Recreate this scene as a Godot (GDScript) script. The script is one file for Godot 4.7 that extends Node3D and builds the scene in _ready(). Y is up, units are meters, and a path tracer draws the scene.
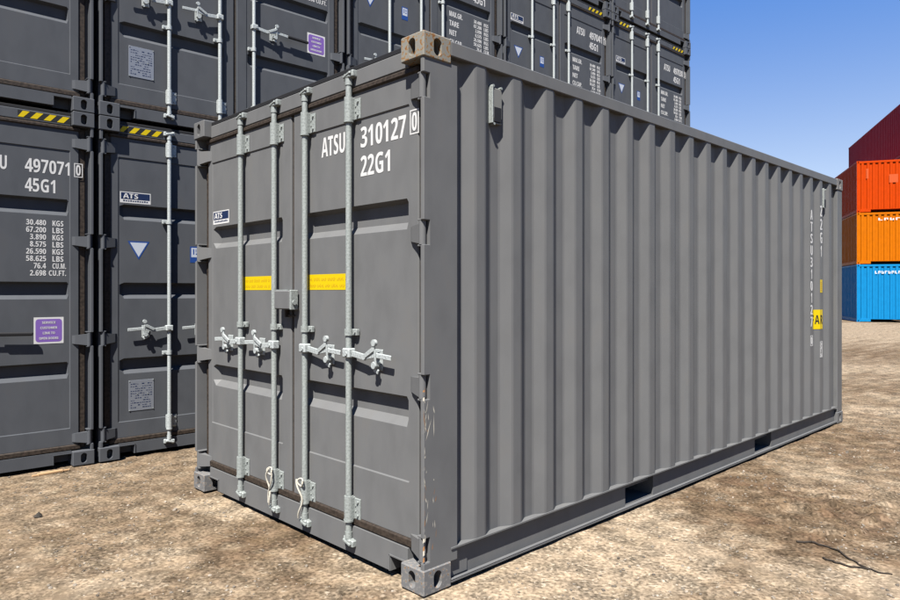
extends Node3D
# A grey twenty-foot container in a dirt yard, before a stack of dark grey high-cube containers.

const W := 2.438
const NEAR := 0.1
const FOCAL := 682.64          # in units of a 600-line picture

# ---------------------------------------------------------------- mesh builder
class MB:
	var v := PackedVector3Array()
	var n := PackedVector3Array()
	var c := PackedColorArray()
	var col := Color(1, 1, 1)
	var colored := false
	var xf := Transform3D()

	func t3(a: Vector3, b: Vector3, d: Vector3, na: Vector3, nb: Vector3, nd: Vector3) -> void:
		# a b d run counter-clockwise seen from outside; Godot wants clockwise
		v.append(xf * a); v.append(xf * d); v.append(xf * b)
		n.append((xf.basis * na).normalized()); n.append((xf.basis * nd).normalized()); n.append((xf.basis * nb).normalized())
		if colored:
			c.append(col); c.append(col); c.append(col)

	func tri(a: Vector3, b: Vector3, d: Vector3) -> void:
		var m := (b - a).cross(d - a)
		if m.length_squared() < 1e-16:
			return
		m = m.normalized()
		t3(a, b, d, m, m, m)

	func quad(a: Vector3, b: Vector3, d: Vector3, e: Vector3) -> void:
		tri(a, b, d)
		tri(a, d, e)

	func out(pts: Array, centre: Vector3) -> void:
		# a flat convex face, turned so that it looks away from centre
		var a: Vector3 = pts[0]
		var b: Vector3 = pts[1]
		var d: Vector3 = pts[2]
		var mid := Vector3.ZERO
		for q: Vector3 in pts:
			mid += q
		mid /= pts.size()
		var flip := (b - a).cross(d - a).dot(mid - centre) < 0.0
		for i in range(1, pts.size() - 1):
			if flip:
				tri(pts[0], pts[i + 1], pts[i])
			else:
				tri(pts[0], pts[i], pts[i + 1])

	func box(lo: Vector3, hi: Vector3, bev := 0.0) -> void:
		var mid := (lo + hi) * 0.5
		var h := (hi - lo) * 0.5
		bev = minf(bev, minf(h.x, minf(h.y, h.z)) * 0.9)
		if bev <= 0.0:
			for ax in 3:
				for s in [-1.0, 1.0]:
					var p := []
					for q in [[-1, -1], [1, -1], [1, 1], [-1, 1]]:
						var w := Vector3.ZERO
						w[ax] = s * h[ax]
						w[(ax + 1) % 3] = q[0] * h[(ax + 1) % 3]
						w[(ax + 2) % 3] = q[1] * h[(ax + 2) % 3]
						p.append(mid + w)
					out(p, mid)
			return
		var k := h - Vector3(bev, bev, bev)
		for ax in 3:
			var b := (ax + 1) % 3
			var d := (ax + 2) % 3
			for s in [-1.0, 1.0]:
				var p := []
				for q in [[-1, -1], [1, -1], [1, 1], [-1, 1]]:
					var w := Vector3.ZERO
					w[ax] = s * h[ax]
					w[b] = q[0] * k[b]
					w[d] = q[1] * k[d]
					p.append(mid + w)
				out(p, mid)
			for s in [-1.0, 1.0]:
				for u in [-1.0, 1.0]:
					var p := []
					for e in [[-1.0, 0], [1.0, 0], [1.0, 1], [-1.0, 1]]:
						var w := Vector3.ZERO
						w[ax] = e[0] * k[ax]
						w[b] = s * (h[b] if e[1] == 0 else k[b])
						w[d] = u * (k[d] if e[1] == 0 else h[d])
						p.append(mid + w)
					out(p, mid)
		for sx in [-1.0, 1.0]:
			for sy in [-1.0, 1.0]:
				for sz in [-1.0, 1.0]:
					out([mid + Vector3(sx * h.x, sy * k.y, sz * k.z), mid + Vector3(sx * k.x, sy * h.y, sz * k.z), mid + Vector3(sx * k.x, sy * k.y, sz * h.z)], mid)

	func prism(poly: PackedVector2Array, y0: float, y1: float) -> void:
		# poly in (x, z), pushed up along y
		var area := 0.0
		for i in poly.size():
			area += poly[i].cross(poly[(i + 1) % poly.size()])
		var p := poly
		if area > 0.0:
			p = poly.duplicate()
			p.reverse()
		for i in p.size():
			var a := p[i]
			var b := p[(i + 1) % p.size()]
			quad(Vector3(a.x, y0, a.y), Vector3(b.x, y0, b.y), Vector3(b.x, y1, b.y), Vector3(a.x, y1, a.y))
		var ix := Geometry2D.triangulate_polygon(p)
		for i in range(0, ix.size(), 3):
			var a := p[ix[i]]
			var b := p[ix[i + 1]]
			var d := p[ix[i + 2]]
			for top in [0, 1]:
				var y := y1 if top else y0
				var q := [Vector3(a.x, y, a.y), Vector3(b.x, y, b.y), Vector3(d.x, y, d.y)]
				out(q, Vector3(q[0].x, y + (-1.0 if top else 1.0), q[0].z))

	func cyl(p0: Vector3, p1: Vector3, r: float, k := 12, r1 := -1.0) -> void:
		if r1 < 0.0:
			r1 = r
		var ax := (p1 - p0).normalized()
		var u := ax.cross(Vector3(0.31, 0.2, 0.93) if absf(ax.z) < 0.8 else Vector3.UP).normalized()
		var w := ax.cross(u)
		for i in k:
			var a0 := TAU * i / k
			var a1 := TAU * (i + 1) / k
			var d0 := u * cos(a0) + w * sin(a0)
			var d1 := u * cos(a1) + w * sin(a1)
			t3(p0 + d0 * r, p0 + d1 * r, p1 + d1 * r1, d0, d1, d1)
			t3(p0 + d0 * r, p1 + d1 * r1, p1 + d0 * r1, d0, d1, d0)
			t3(p0, p0 + d1 * r, p0 + d0 * r, -ax, -ax, -ax)
			t3(p1, p1 + d0 * r1, p1 + d1 * r1, ax, ax, ax)

	func tube(pts: Array, r: float, k := 8) -> void:
		for i in pts.size() - 1:
			cyl(pts[i], pts[i + 1], r, k)

	func bar(p0: Vector3, p1: Vector3, wide: float, thick: float, bev := 0.001) -> void:
		# a flat bar lying in the xy plane from p0 to p1
		var keep := xf
		var x := (p1 - p0).normalized()
		var z := Vector3(0, 0, 1)
		z = (z - x * z.dot(x)).normalized()
		xf = keep * Transform3D(Basis(x, z.cross(x), z), (p0 + p1) * 0.5)
		var l := p0.distance_to(p1) * 0.5
		box(Vector3(-l, -wide * 0.5, -thick * 0.5), Vector3(l, wide * 0.5, thick * 0.5), bev)
		xf = keep

	func plate_hole(o: Vector3, ux: Vector3, uy: Vector3, nn: Vector3, hw: float, hh: float, rx: float, ry: float, deep: float) -> void:
		# a plate centred on o with an upright slot in it, and the slot's walls and floor
		var k := 20
		var ring := []
		var rim := []
		for i in k:
			var a := TAU * (i + 0.5) / k
			var cx := cos(a)
			var sy := sin(a)
			var s := ry - rx
			var h := Vector2(cx * rx, sy * rx + (s if sy > 0 else -s))
			var q := Vector2(cx, sy)
			var m := minf(hw / maxf(absf(q.x), 1e-5), hh / maxf(absf(q.y), 1e-5))
			ring.append(h)
			rim.append(q * m)
		var mid := o
		for i in k:
			var j := (i + 1) % k
			var a: Vector2 = rim[i]
			var b: Vector2 = rim[j]
			var e: Vector2 = ring[i]
			var f: Vector2 = ring[j]
			var A := o + ux * a.x + uy * a.y
			var B := o + ux * b.x + uy * b.y
			var E := o + ux * e.x + uy * e.y
			var F := o + ux * f.x + uy * f.y
			# the corner of the plate between two rays
			if absf(absf(a.x) - hw) < 1e-4 and absf(absf(b.x) - hw) > 1e-4 or absf(absf(b.x) - hw) < 1e-4 and absf(absf(a.x) - hw) > 1e-4:
				var cc := Vector2(signf(a.x + b.x) * hw, signf(a.y + b.y) * hh)
				out([A, o + ux * cc.x + uy * cc.y, B], o - nn)
			out([A, B, F, E], o - nn)
			var Ed := E - nn * deep
			var Fd := F - nn * deep
			out([E, F, Fd, Ed], (E + F) * 0.5 + (E - o) + (F - o))
			tri(o - nn * deep, Ed, Fd)
		mid = o

	func mesh() -> ArrayMesh:
		var a := []
		a.resize(Mesh.ARRAY_MAX)
		a[Mesh.ARRAY_VERTEX] = v
		a[Mesh.ARRAY_NORMAL] = n
		if colored:
			a[Mesh.ARRAY_COLOR] = c
		var m := ArrayMesh.new()
		m.add_surface_from_arrays(Mesh.PRIMITIVE_TRIANGLES, a)
		return m

# ---------------------------------------------------------------- shared state
var M := {}
var cache := {}
var font_bold: SystemFont

func lin(r: float, g: float, b: float) -> Color:
	return Color(r, g, b).linear_to_srgb()

func noise_tex(freq: float, octaves: int, seed_: int, stops: Array, size := 512, kind := FastNoiseLite.TYPE_SIMPLEX_SMOOTH) -> NoiseTexture2D:
	var f := FastNoiseLite.new()
	f.noise_type = kind
	f.frequency = freq
	f.fractal_octaves = octaves
	f.seed = seed_
	var t := NoiseTexture2D.new()
	t.width = size
	t.height = size
	t.seamless = true
	t.noise = f
	var g := Gradient.new()
	var offs := PackedFloat32Array()
	var cols := PackedColorArray()
	for s in stops:
		offs.append(s[0])
		cols.append(s[1])
	g.offsets = offs
	g.colors = cols
	t.color_ramp = g
	return t

func grey(x: float) -> Color:
	return Color(x, x, x)

func mat(color: Color, rough: float, metal := 0.0) -> StandardMaterial3D:
	var m := StandardMaterial3D.new()
	m.albedo_color = color
	m.roughness = rough
	m.metallic = metal
	m.metallic_specular = 0.3
	return m

func paint(color: Color, rough := 0.5) -> StandardMaterial3D:
	var m := mat(color, 1.0)
	m.albedo_texture = M.grime
	m.roughness_texture = M.rough
	m.roughness = rough
	m.uv1_triplanar = true
	m.uv1_scale = Vector3(0.45, 0.22, 0.45)
	m.metallic_specular = 0.16
	m.heightmap_enabled = true
	m.heightmap_texture = M.dents
	m.heightmap_scale = 0.22
	return m

func dents_texture() -> ImageTexture:
	# shallow, seamless waves of sheet steel, as heights
	var r := RandomNumberGenerator.new()
	r.seed = 23
	var w := []
	for i in 16:
		w.append([r.randi_range(-4, 4), r.randi_range(-3, 3), r.randf() * TAU, r.randf_range(0.3, 1.0)])
	var im := Image.create(256, 256, false, Image.FORMAT_RF)
	for y in 256:
		for x in 256:
			var h := 0.0
			for q in w:
				h += q[3] * sin(TAU * (q[0] * x + q[1] * y) / 256.0 + q[2])
			im.set_pixel(x, y, Color(0.5 + h * 0.06, 0, 0))
	return ImageTexture.create_from_image(im)

func materials() -> void:
	font_bold = SystemFont.new()
	font_bold.font_names = PackedStringArray(["Droid Sans"])
	font_bold.font_weight = 700
	M.grime = noise_tex(0.012, 5, 3, [[0.0, grey(0.93)], [0.42, grey(0.970)], [0.6, grey(0.985)], [1.0, Color(1.0, 0.99, 0.975)]], 1024)
	M.rough = noise_tex(0.02, 4, 9, [[0.0, grey(0.72)], [1.0, grey(1.0)]], 512)
	M.dents = dents_texture()
	M.grey_paint = paint(lin(0.0825, 0.0838, 0.0850), 0.50)
	M.dark_paint = paint(lin(0.0500, 0.0535, 0.0595), 0.45)
	M.orange_paint = paint(lin(0.275, 0.026, 0.0005), 0.55)
	M.amber_paint = paint(lin(0.285, 0.073, 0.0005), 0.55)
	M.blue_paint = paint(lin(0.004, 0.115, 0.265), 0.5)
	M.maroon_paint = paint(lin(0.2053, 0.01579, 0.02684), 0.6)
	M.green_paint = paint(lin(0.09474, 0.1105, 0.07895), 0.6)
	var g := mat(lin(0.2132, 0.2329, 0.225), 0.5, 0.15)
	g.albedo_texture = noise_tex(0.05, 4, 5, [[0.0, grey(0.7)], [0.5, grey(0.9)], [1.0, grey(1.0)]], 512)
	g.uv1_triplanar = true
	g.uv1_scale = Vector3(3, 3, 3)
	M.galvanised = g
	M.zinc = g.duplicate()
	M.zinc.albedo_color = lin(0.30, 0.325, 0.325)
	var r := mat(lin(0.03158, 0.02368, 0.01816), 0.6)
	r.albedo_texture = noise_tex(0.03, 4, 7, [[0.0, grey(0.55)], [0.6, grey(0.9)], [1.0, grey(1.0)]], 512)
	r.uv1_triplanar = true
	r.uv1_scale = Vector3(2, 2, 2)
	M.rubber = r
	M.black = mat(lin(0.009474, 0.009474, 0.01026), 0.6)
	M.white = mat(lin(0.3316, 0.3316, 0.3276), 0.6)
	M.yellow = mat(lin(0.33, 0.245, 0.0005), 0.5)
	M.yellow_print = mat(lin(0.2605, 0.1342, 0.004737), 0.5)
	M.navy = mat(lin(0.006, 0.013, 0.040), 0.5)
	M.blue_label = mat(lin(0.010, 0.035, 0.14), 0.45)
	M.pale_blue = mat(lin(0.2684, 0.2921, 0.3316), 0.5)
	M.purple = mat(lin(0.1066, 0.05921, 0.2132), 0.5)
	M.plate = mat(lin(0.15, 0.1618, 0.1855), 0.45, 0.4)
	M.cord = mat(lin(0.2684, 0.2526, 0.2132), 0.85)
	M.rust = mat(Color(1, 1, 1), 0.8)
	M.rust.albedo_texture = noise_tex(0.028, 6, 31, [[0.0, lin(0.105, 0.102, 0.092)], [0.54, lin(0.125, 0.119, 0.103)], [0.63, lin(0.135, 0.108, 0.066)], [0.71, lin(0.135, 0.062, 0.020)], [1.0, lin(0.06, 0.024, 0.010)]], 512)
	M.rust.uv1_triplanar = true
	M.rust.uv1_scale = Vector3(2.6, 2.6, 2.6)
	M.worn = mat(Color(1, 1, 1), 0.75)
	M.worn.albedo_texture = noise_tex(0.03, 5, 12, [[0.0, lin(0.07895, 0.07895, 0.08053)], [0.60, lin(0.08842, 0.08842, 0.08842)], [0.72, lin(0.15, 0.1461, 0.1382)], [0.80, lin(0.1105, 0.07105, 0.04342)], [1.0, lin(0.08684, 0.05132, 0.03158)]], 512)
	M.worn.uv1_triplanar = true
	M.worn.uv1_scale = Vector3(2.2, 2.2, 2.2)
	M.bark = mat(lin(0.01974, 0.01579, 0.01263), 0.9)
	M.wood = mat(lin(0.2368, 0.15, 0.07895), 0.85)
	M.stone_dark = mat(lin(0.02368, 0.02053, 0.01737), 0.9)
	M.vent = mat(lin(0.1026, 0.1026, 0.09474), 0.5)

func part(parent: Node, called: String, mesh: Mesh, m: Material) -> MeshInstance3D:
	var o := MeshInstance3D.new()
	o.name = called
	o.mesh = mesh
	o.material_override = m
	parent.add_child(o, true)
	return o

var taken := {}
func numbered(called: String) -> String:
	var k: int = taken.get(called, 0)
	taken[called] = k + 1
	return called if k == 0 else "%s_%03d" % [called, k]

func tag(o: Node, label: String, category: String, group := "", kind := "") -> void:
	if label:
		o.set_meta("label", label)
	if category:
		o.set_meta("category", category)
	if group:
		o.set_meta("group", group)
	if kind:
		o.set_meta("kind", kind)

# lettering, fitted into a rectangle (left, bottom, width, height) in the xy plane at depth z, facing +z
func text_into(b: MB, s: String, x: float, y: float, w: float, h: float, z: float) -> void:
	var t := TextMesh.new()
	t.text = s
	t.font = font_bold
	t.font_size = 48
	t.pixel_size = 0.01
	t.depth = 0.02
	t.curve_step = 3.0
	var a := t.get_mesh_arrays()
	var vv: PackedVector3Array = a[Mesh.ARRAY_VERTEX]
	var nn: PackedVector3Array = a[Mesh.ARRAY_NORMAL]
	var ii = a[Mesh.ARRAY_INDEX]
	var lo := Vector3(1e9, 1e9, 1e9)
	var hi := -lo
	for q in vv:
		lo = lo.min(q)
		hi = hi.max(q)
	var sc := Vector3(w / (hi.x - lo.x), h / (hi.y - lo.y), 0.0012 / maxf(hi.z - lo.z, 1e-6))
	var count: int = ii.size() if ii != null and ii.size() else vv.size()
	for i in count:
		var j: int = ii[i] if ii != null and ii.size() else i
		b.v.append(b.xf * ((vv[j] - lo) * sc + Vector3(x, y, z)))
		b.n.append((b.xf.basis * (nn[j] / sc)).normalized())

func quad_z(b: MB, x0: float, y0: float, x1: float, y1: float, z: float) -> void:
	b.box(Vector3(x0, y0, z - 0.001), Vector3(x1, y1, z))

func frame_z(b: MB, x0: float, y0: float, x1: float, y1: float, z: float, t: float) -> void:
	quad_z(b, x0, y0, x1, y0 + t, z)
	quad_z(b, x0, y1 - t, x1, y1, z)
	quad_z(b, x0, y0 + t, x0 + t, y1 - t, z)
	quad_z(b, x1 - t, y0 + t, x1, y1 - t, z)

# ---------------------------------------------------------------- container pieces
func casting_mesh() -> ArrayMesh:
	if cache.has("casting"):
		return cache.casting
	var b := MB.new()
	var hx := 0.081
	var hy := 0.059
	var hz := 0.089
	var e := 0.005
	b.plate_hole(Vector3(0, 0, hz), Vector3.RIGHT, Vector3.UP, Vector3.BACK, hx - e, hy - e, 0.024, 0.041, 0.055)
	b.plate_hole(Vector3(0, 0, -hz), Vector3.LEFT, Vector3.UP, Vector3.FORWARD, hx - e, hy - e, 0.024, 0.041, 0.055)
	b.plate_hole(Vector3(hx, 0, 0), Vector3.FORWARD, Vector3.UP, Vector3.RIGHT, hz - e, hy - e, 0.026, 0.041, 0.05)
	b.plate_hole(Vector3(-hx, 0, 0), Vector3.BACK, Vector3.UP, Vector3.LEFT, hz - e, hy - e, 0.026, 0.041, 0.05)
	var O := Vector3.ZERO
	for s in [-1.0, 1.0]:
		b.out([Vector3(-hx + e, s * hy, -hz + e), Vector3(hx - e, s * hy, -hz + e), Vector3(hx - e, s * hy, hz - e), Vector3(-hx + e, s * hy, hz - e)], O)
		for u in [-1.0, 1.0]:
			b.out([Vector3(-hx + e, s * hy, u * (hz - e)), Vector3(hx - e, s * hy, u * (hz - e)), Vector3(hx - e, s * (hy - e), u * hz), Vector3(-hx + e, s * (hy - e), u * hz)], O)
			b.out([Vector3(u * (hx - e), s * hy, -hz + e), Vector3(u * (hx - e), s * hy, hz - e), Vector3(u * hx, s * (hy - e), hz - e), Vector3(u * hx, s * (hy - e), -hz + e)], O)
			b.out([Vector3(s * hx, -hy + e, u * (hz - e)), Vector3(s * hx, hy - e, u * (hz - e)), Vector3(s * (hx - e), hy - e, u * hz), Vector3(s * (hx - e), -hy + e, u * hz)], O)
			for q in [-1.0, 1.0]:
				b.out([Vector3(s * hx, q * (hy - e), u * (hz - e)), Vector3(s * (hx - e), q * hy, u * (hz - e)), Vector3(s * (hx - e), q * (hy - e), u * hz)], O)
	cache.casting = b.mesh()
	return cache.casting

# folds along a run: flats and slopes of a pressed steel sheet, as (distance, depth) points
func folds(from: float, first: float, to: float, out_flat: float, slope: float, in_flat: float, depth: float) -> Array:
	var p := [[from, depth]]
	var s := first
	while s + 2 * slope + out_flat < to:
		for q in [[s, depth], [s + slope, 0.0], [s + slope + out_flat, 0.0], [s + 2 * slope + out_flat, depth]]:
			p.append(q)
		s += 2 * slope + out_flat + in_flat
	p.append([to, depth])
	# round each bend a little
	var r := [p[0]]
	for i in range(1, p.size() - 1):
		var a := Vector2(p[i - 1][0], p[i - 1][1])
		var c := Vector2(p[i][0], p[i][1])
		var d := Vector2(p[i + 1][0], p[i + 1][1])
		var q := c + (a - c).limit_length(0.007)
		var w := c + (d - c).limit_length(0.007)
		r.append([q.x, q.y])
		r.append([w.x, w.y])
	r.append(p[p.size() - 1])
	return r

func side_mesh(H: float, L: float) -> ArrayMesh:
	# runs along -z from the door post, faces +x, its outer flats at x = 0
	var key := "side%.2f_%.2f" % [H, L]
	if not cache.has(key):
		var b := MB.new()
		var p := folds(0.15, 0.283, L - 0.15, 0.072, 0.068, 0.070, 0.036)
		for i in p.size() - 1:
			var a := Vector3(-p[i][1], 0, -p[i][0])
			var d := Vector3(-p[i + 1][1], 0, -p[i + 1][0])
			var lo := Vector3(0, 0.175, 0)
			var hi := Vector3(0, H - 0.07, 0)
			b.quad(a + lo, d + lo, d + hi, a + hi)
		cache[key] = b.mesh()
	return cache[key]

func end_mesh(H: float) -> ArrayMesh:
	# faces +z, outer flats at z = 0, runs along x
	var key := "end%.2f" % H
	if not cache.has(key):
		var b := MB.new()
		var p := folds(0.08, 0.19, W - 0.08, 0.11, 0.018, 0.104, 0.045)
		for i in p.size() - 1:
			var a := Vector3(p[i][0], 0, -p[i][1])
			var d := Vector3(p[i + 1][0], 0, -p[i + 1][1])
			var lo := Vector3(0, 0.16, 0)
			var hi := Vector3(0, H - 0.1, 0)
			b.quad(a + lo, d + lo, d + hi, a + hi)
		cache[key] = b.mesh()
	return cache[key]

func hinges_at(H: float) -> Array:
	return [0.224, 1.03, 1.84, 2.642] if H > 2.7 else [0.205, 0.955, 1.668, 2.346]

func door_post_mesh(H: float) -> ArrayMesh:
	# right-hand post, outer side at x = 0, front at z = 0
	var key := "post%.2f" % H
	if not cache.has(key):
		var b := MB.new()
		var p := PackedVector2Array([Vector2(-0.006, -0.046), Vector2(-0.006, -0.222), Vector2(-0.011, -0.227), Vector2(-0.05, -0.227), Vector2(-0.05, -0.15), Vector2(-0.13, -0.15), Vector2(-0.13, -0.092), Vector2(-0.030, -0.092), Vector2(-0.030, -0.046)])
		b.prism(p, 0.117, H - 0.117)
		var lip := PackedVector2Array([Vector2(-0.010, -0.006), Vector2(-0.006, -0.010), Vector2(-0.006, -0.046), Vector2(-0.030, -0.046), Vector2(-0.030, -0.010), Vector2(-0.026, -0.006)])
		var y := 0.117
		for h in hinges_at(H):
			b.prism(lip, y, h - 0.060)
			y = h + 0.060
		b.prism(lip, y, H - 0.117)
		cache[key] = b.mesh()
	return cache[key]

func bottom_rail(H: float, L: float, pockets: bool) -> ArrayMesh:
	# an outward channel: faces +x, outer edge of the flanges at x = 0, runs from the door casting to the far one
	var key := "rail%.2f%s" % [L, pockets]
	if not cache.has(key):
		var b := MB.new()
		var z0 := -0.180
		var z1 := -(L - 0.180)
		b.box(Vector3(-0.046, 0.172, z1), Vector3(-0.001, 0.180, z0))
		b.box(Vector3(-0.046, 0.016, z1), Vector3(-0.001, 0.024, z0))
		b.box(Vector3(-0.012, 0.024, z1), Vector3(-0.001, 0.034, z0), 0.004)
		var cuts := []
		if pockets:
			cuts = [[1.76, 2.11], [3.80, 4.16]]
		var s := 0.180
		for q in cuts:
			b.box(Vector3(-0.040, 0.024, -q[0]), Vector3(-0.031, 0.172, -s))
			# the tunnel's cheeks
			b.box(Vector3(-0.90, 0.03, -q[0]), Vector3(-0.0405, 0.172, -q[0] + 0.006))
			b.box(Vector3(-0.90, 0.03, -q[1] - 0.006), Vector3(-0.0405, 0.172, -q[1]))
			b.box(Vector3(-0.90, 0.024, -q[1]), Vector3(-0.0405, 0.030, -q[0]))
			s = q[1]
		b.box(Vector3(-0.040, 0.024, z1), Vector3(-0.031, 0.172, -s))
		# the raked plate that closes the channel at the post
		b.box(Vector3(-0.0305, 0.0345, z0 - 0.13), Vector3(-0.026, 0.1715, z0))
		cache[key] = b.mesh()
	return cache[key]

func door_panel(x0: float, x1: float, y0: float, y1: float, xa: float, xb: float, ya: float, yb: float, troughs: Array) -> ArrayMesh:
	# front of the door at z = 0: a rim, a shallow pressed field and deep cross troughs
	var d1 := 0.006
	var D := 0.047
	var b := MB.new()
	var xs := [x0, x0 + 0.006, xa, xa + 0.006, xa + 0.012, xa + 0.05, xb - 0.024, xb - 0.012, xb - 0.006, xb, x1 - 0.006, x1]
	var ys := [y0, y0 + 0.006, ya, ya + 0.006, yb - 0.006, yb, y1 - 0.006, y1]
	for t in troughs:
		ys.append_array([t[1], t[1] + 0.038, t[0] - 0.018, t[0]])
	ys.sort()
	var f := func(x: float, y: float) -> float:
		if x < x0 + 0.001 or x > x1 - 0.001 or y < y0 + 0.001 or y > y1 - 0.001:
			return 0.006
		var r := minf(minf((x - xa) / 0.006, (xb - x) / 0.006), minf((y - ya) / 0.006, (yb - y) / 0.006))
		var d := d1 * clampf(r, 0.0, 1.0)
		for t in troughs:
			if y > t[1] - 1e-6 and y < t[0] + 1e-6:
				var k := minf(minf((y - t[1]) / 0.038, (t[0] - y) / 0.018), minf((x - xa - 0.012) / 0.038, (xb - 0.012 - x) / 0.012))
				d += (D - d1) * clampf(k, 0.0, 1.0)
		return d
	for i in xs.size() - 1:
		for j in ys.size() - 1:
			var q := []
			for w in [[i, j], [i + 1, j], [i + 1, j + 1], [i, j + 1]]:
				q.append(Vector3(xs[w[0]], ys[w[1]], -f.call(xs[w[0]], ys[w[1]])))
			var a: Vector3 = q[0]
			# split along the diagonal that keeps mitred corners clean
			if absf(q[0].z - q[2].z) <= absf(q[1].z - q[3].z):
				b.tri(q[0], q[1], q[2]); b.tri(q[0], q[2], q[3])
			else:
				b.tri(q[0], q[1], q[3]); b.tri(q[1], q[2], q[3])
			a = q[1]
	# edges and back
	var zb := -0.055
	var zf := -0.006
	b.quad(Vector3(x0, y0, zb), Vector3(x0, y0, zf), Vector3(x0, y1, zf), Vector3(x0, y1, zb))
	b.quad(Vector3(x1, y0, zf), Vector3(x1, y0, zb), Vector3(x1, y1, zb), Vector3(x1, y1, zf))
	b.quad(Vector3(x0, y1, zf), Vector3(x1, y1, zf), Vector3(x1, y1, zb), Vector3(x0, y1, zb))
	b.quad(Vector3(x0, y0, zb), Vector3(x1, y0, zb), Vector3(x1, y0, zf), Vector3(x0, y0, zf))
	b.quad(Vector3(x1, y0, zb), Vector3(x0, y0, zb), Vector3(x0, y1, zb), Vector3(x1, y1, zb))
	return b.mesh()

func hinge_mesh() -> ArrayMesh:
	# for the right-hand door: pin at x = 0, blade runs to -x; door surface at z = -0.035 from the pin
	if not cache.has("hinge"):
		var b := MB.new()
		b.cyl(Vector3(0, -0.055, 0), Vector3(0, 0.055, 0), 0.017, 14)
		# blade with a bevelled wedge towards the door
		var top := 0.042
		var p := [Vector3(-0.012, 0, 0.008), Vector3(-0.100, 0, -0.020), Vector3(-0.122, 0, -0.035), Vector3(-0.012, 0, -0.035)]
		var u := [1.0, 0.86, 0.80, 1.0]
		var lo := []
		var hi := []
		for i in 4:
			lo.append(p[i] + Vector3(0, -top * u[i] - (0.0 if i in [1, 2] else 0.008), 0))
			hi.append(p[i] + Vector3(0, top * u[i], 0))
		var mid := Vector3(-0.06, 0, -0.02)
		for i in 4:
			var j := (i + 1) % 4
			b.out([lo[i], lo[j], hi[j], hi[i]], mid)
		b.out(lo, mid)
		b.out(hi, mid)
		# lugs on the post above and below
		b.box(Vector3(-0.020, 0.0555, -0.06), Vector3(0.028, 0.064, 0.014), 0.002)
		b.box(Vector3(-0.020, -0.064, -0.06), Vector3(0.028, -0.0555, 0.014), 0.002)
		cache.hinge = b.mesh()
	return cache.hinge

func mirrored(m: ArrayMesh, key: String) -> ArrayMesh:
	if not cache.has(key):
		var b := MB.new()
		var a := m.surface_get_arrays(0)
		var vv: PackedVector3Array = a[Mesh.ARRAY_VERTEX]
		var nn: PackedVector3Array = a[Mesh.ARRAY_NORMAL]
		for i in range(0, vv.size(), 3):
			for j in [0, 2, 1]:
				b.v.append(vv[i + j] * Vector3(-1, 1, 1))
				b.n.append(nn[i + j] * Vector3(-1, 1, 1))
		cache[key] = b.mesh()
	return cache[key]

func bar_end(b: MB, y: float, s: float) -> void:
	# cam and keeper at the end of a locking bar; s = 1 at the top, -1 at the bottom
	b.cyl(Vector3(0, y - s * 0.035, 0), Vector3(0, y, 0), 0.020, 12)
	b.box(Vector3(-0.032, minf(y, y + s * 0.022), -0.020), Vector3(0.030, maxf(y, y + s * 0.022), 0.018), 0.006)
	b.box(Vector3(-0.046, minf(y - s * 0.004, y + s * 0.034), -0.030), Vector3(-0.024, maxf(y - s * 0.004, y + s * 0.034), 0.004), 0.005)
	b.box(Vector3(0.020, minf(y + s * 0.004, y + s * 0.040), -0.030), Vector3(0.046, maxf(y + s * 0.004, y + s * 0.040), 0.010), 0.005)
	b.bar(Vector3(-0.030, y + s * 0.010, 0.014), Vector3(0.034, y + s * 0.026, 0.016), 0.014, 0.012, 0.003)

func bracket_mesh() -> ArrayMesh:
	# long bearing bracket: a sleeve on the bar and a bolted flag to the side
	if not cache.has("bracket"):
		var b := MB.new()
		b.cyl(Vector3(0, -0.062, 0), Vector3(0, 0.062, 0), 0.0245, 14)
		b.cyl(Vector3(0, -0.070, 0), Vector3(0, -0.060, 0), 0.0275, 14)
		b.box(Vector3(-0.024, -0.058, -0.027), Vector3(0.024, 0.058, 0.0), 0.002)
		b.box(Vector3(0.020, -0.056, -0.0285), Vector3(0.070, 0.052, -0.020), 0.002)
		for yy in [-0.036, 0.034]:
			b.cyl(Vector3(0.052, yy, -0.021), Vector3(0.052, yy, -0.012), 0.0075, 6)
			b.cyl(Vector3(0.034, yy * 0.4, -0.021), Vector3(0.034, yy * 0.4, -0.016), 0.005, 6)
		cache.bracket = b.mesh()
	return cache.bracket

func guide_mesh() -> ArrayMesh:
	if not cache.has("guide"):
		var b := MB.new()
		b.cyl(Vector3(0, -0.017, 0), Vector3(0, 0.017, 0), 0.0235, 14)
		b.box(Vector3(-0.030, -0.017, -0.0285), Vector3(0.056, 0.017, -0.008), 0.003)
		b.cyl(Vector3(0.042, 0, -0.009), Vector3(0.042, 0, -0.001), 0.007, 6)
		cache.guide = b.mesh()
	return cache.guide

func handle_mesh(length: float, grip: bool) -> ArrayMesh:
	# handle of a bar at the origin, pointing to +x
	var key := "handle%.2f%s" % [length, grip]
	if not cache.has(key):
		var b := MB.new()
		b.box(Vector3(-0.027, -0.026, -0.014), Vector3(0.034, 0.024, 0.034), 0.006)
		b.cyl(Vector3(0.012, -0.004, 0.033), Vector3(0.012, -0.004, 0.040), 0.011, 8)
		b.bar(Vector3(0.03, -0.002, 0.008), Vector3(0.15, -0.016, 0.012), 0.031, 0.011, 0.002)
		b.bar(Vector3(0.14, -0.013, 0.016), Vector3(0.235, 0.004, 0.018), 0.029, 0.011, 0.002)
		b.bar(Vector3(0.225, 0.002, 0.014), Vector3(length * (0.62 if grip else 1.0), -0.006, 0.014), 0.026, 0.009, 0.003)
		cache[key] = b.mesh()
	return cache[key]

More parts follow.
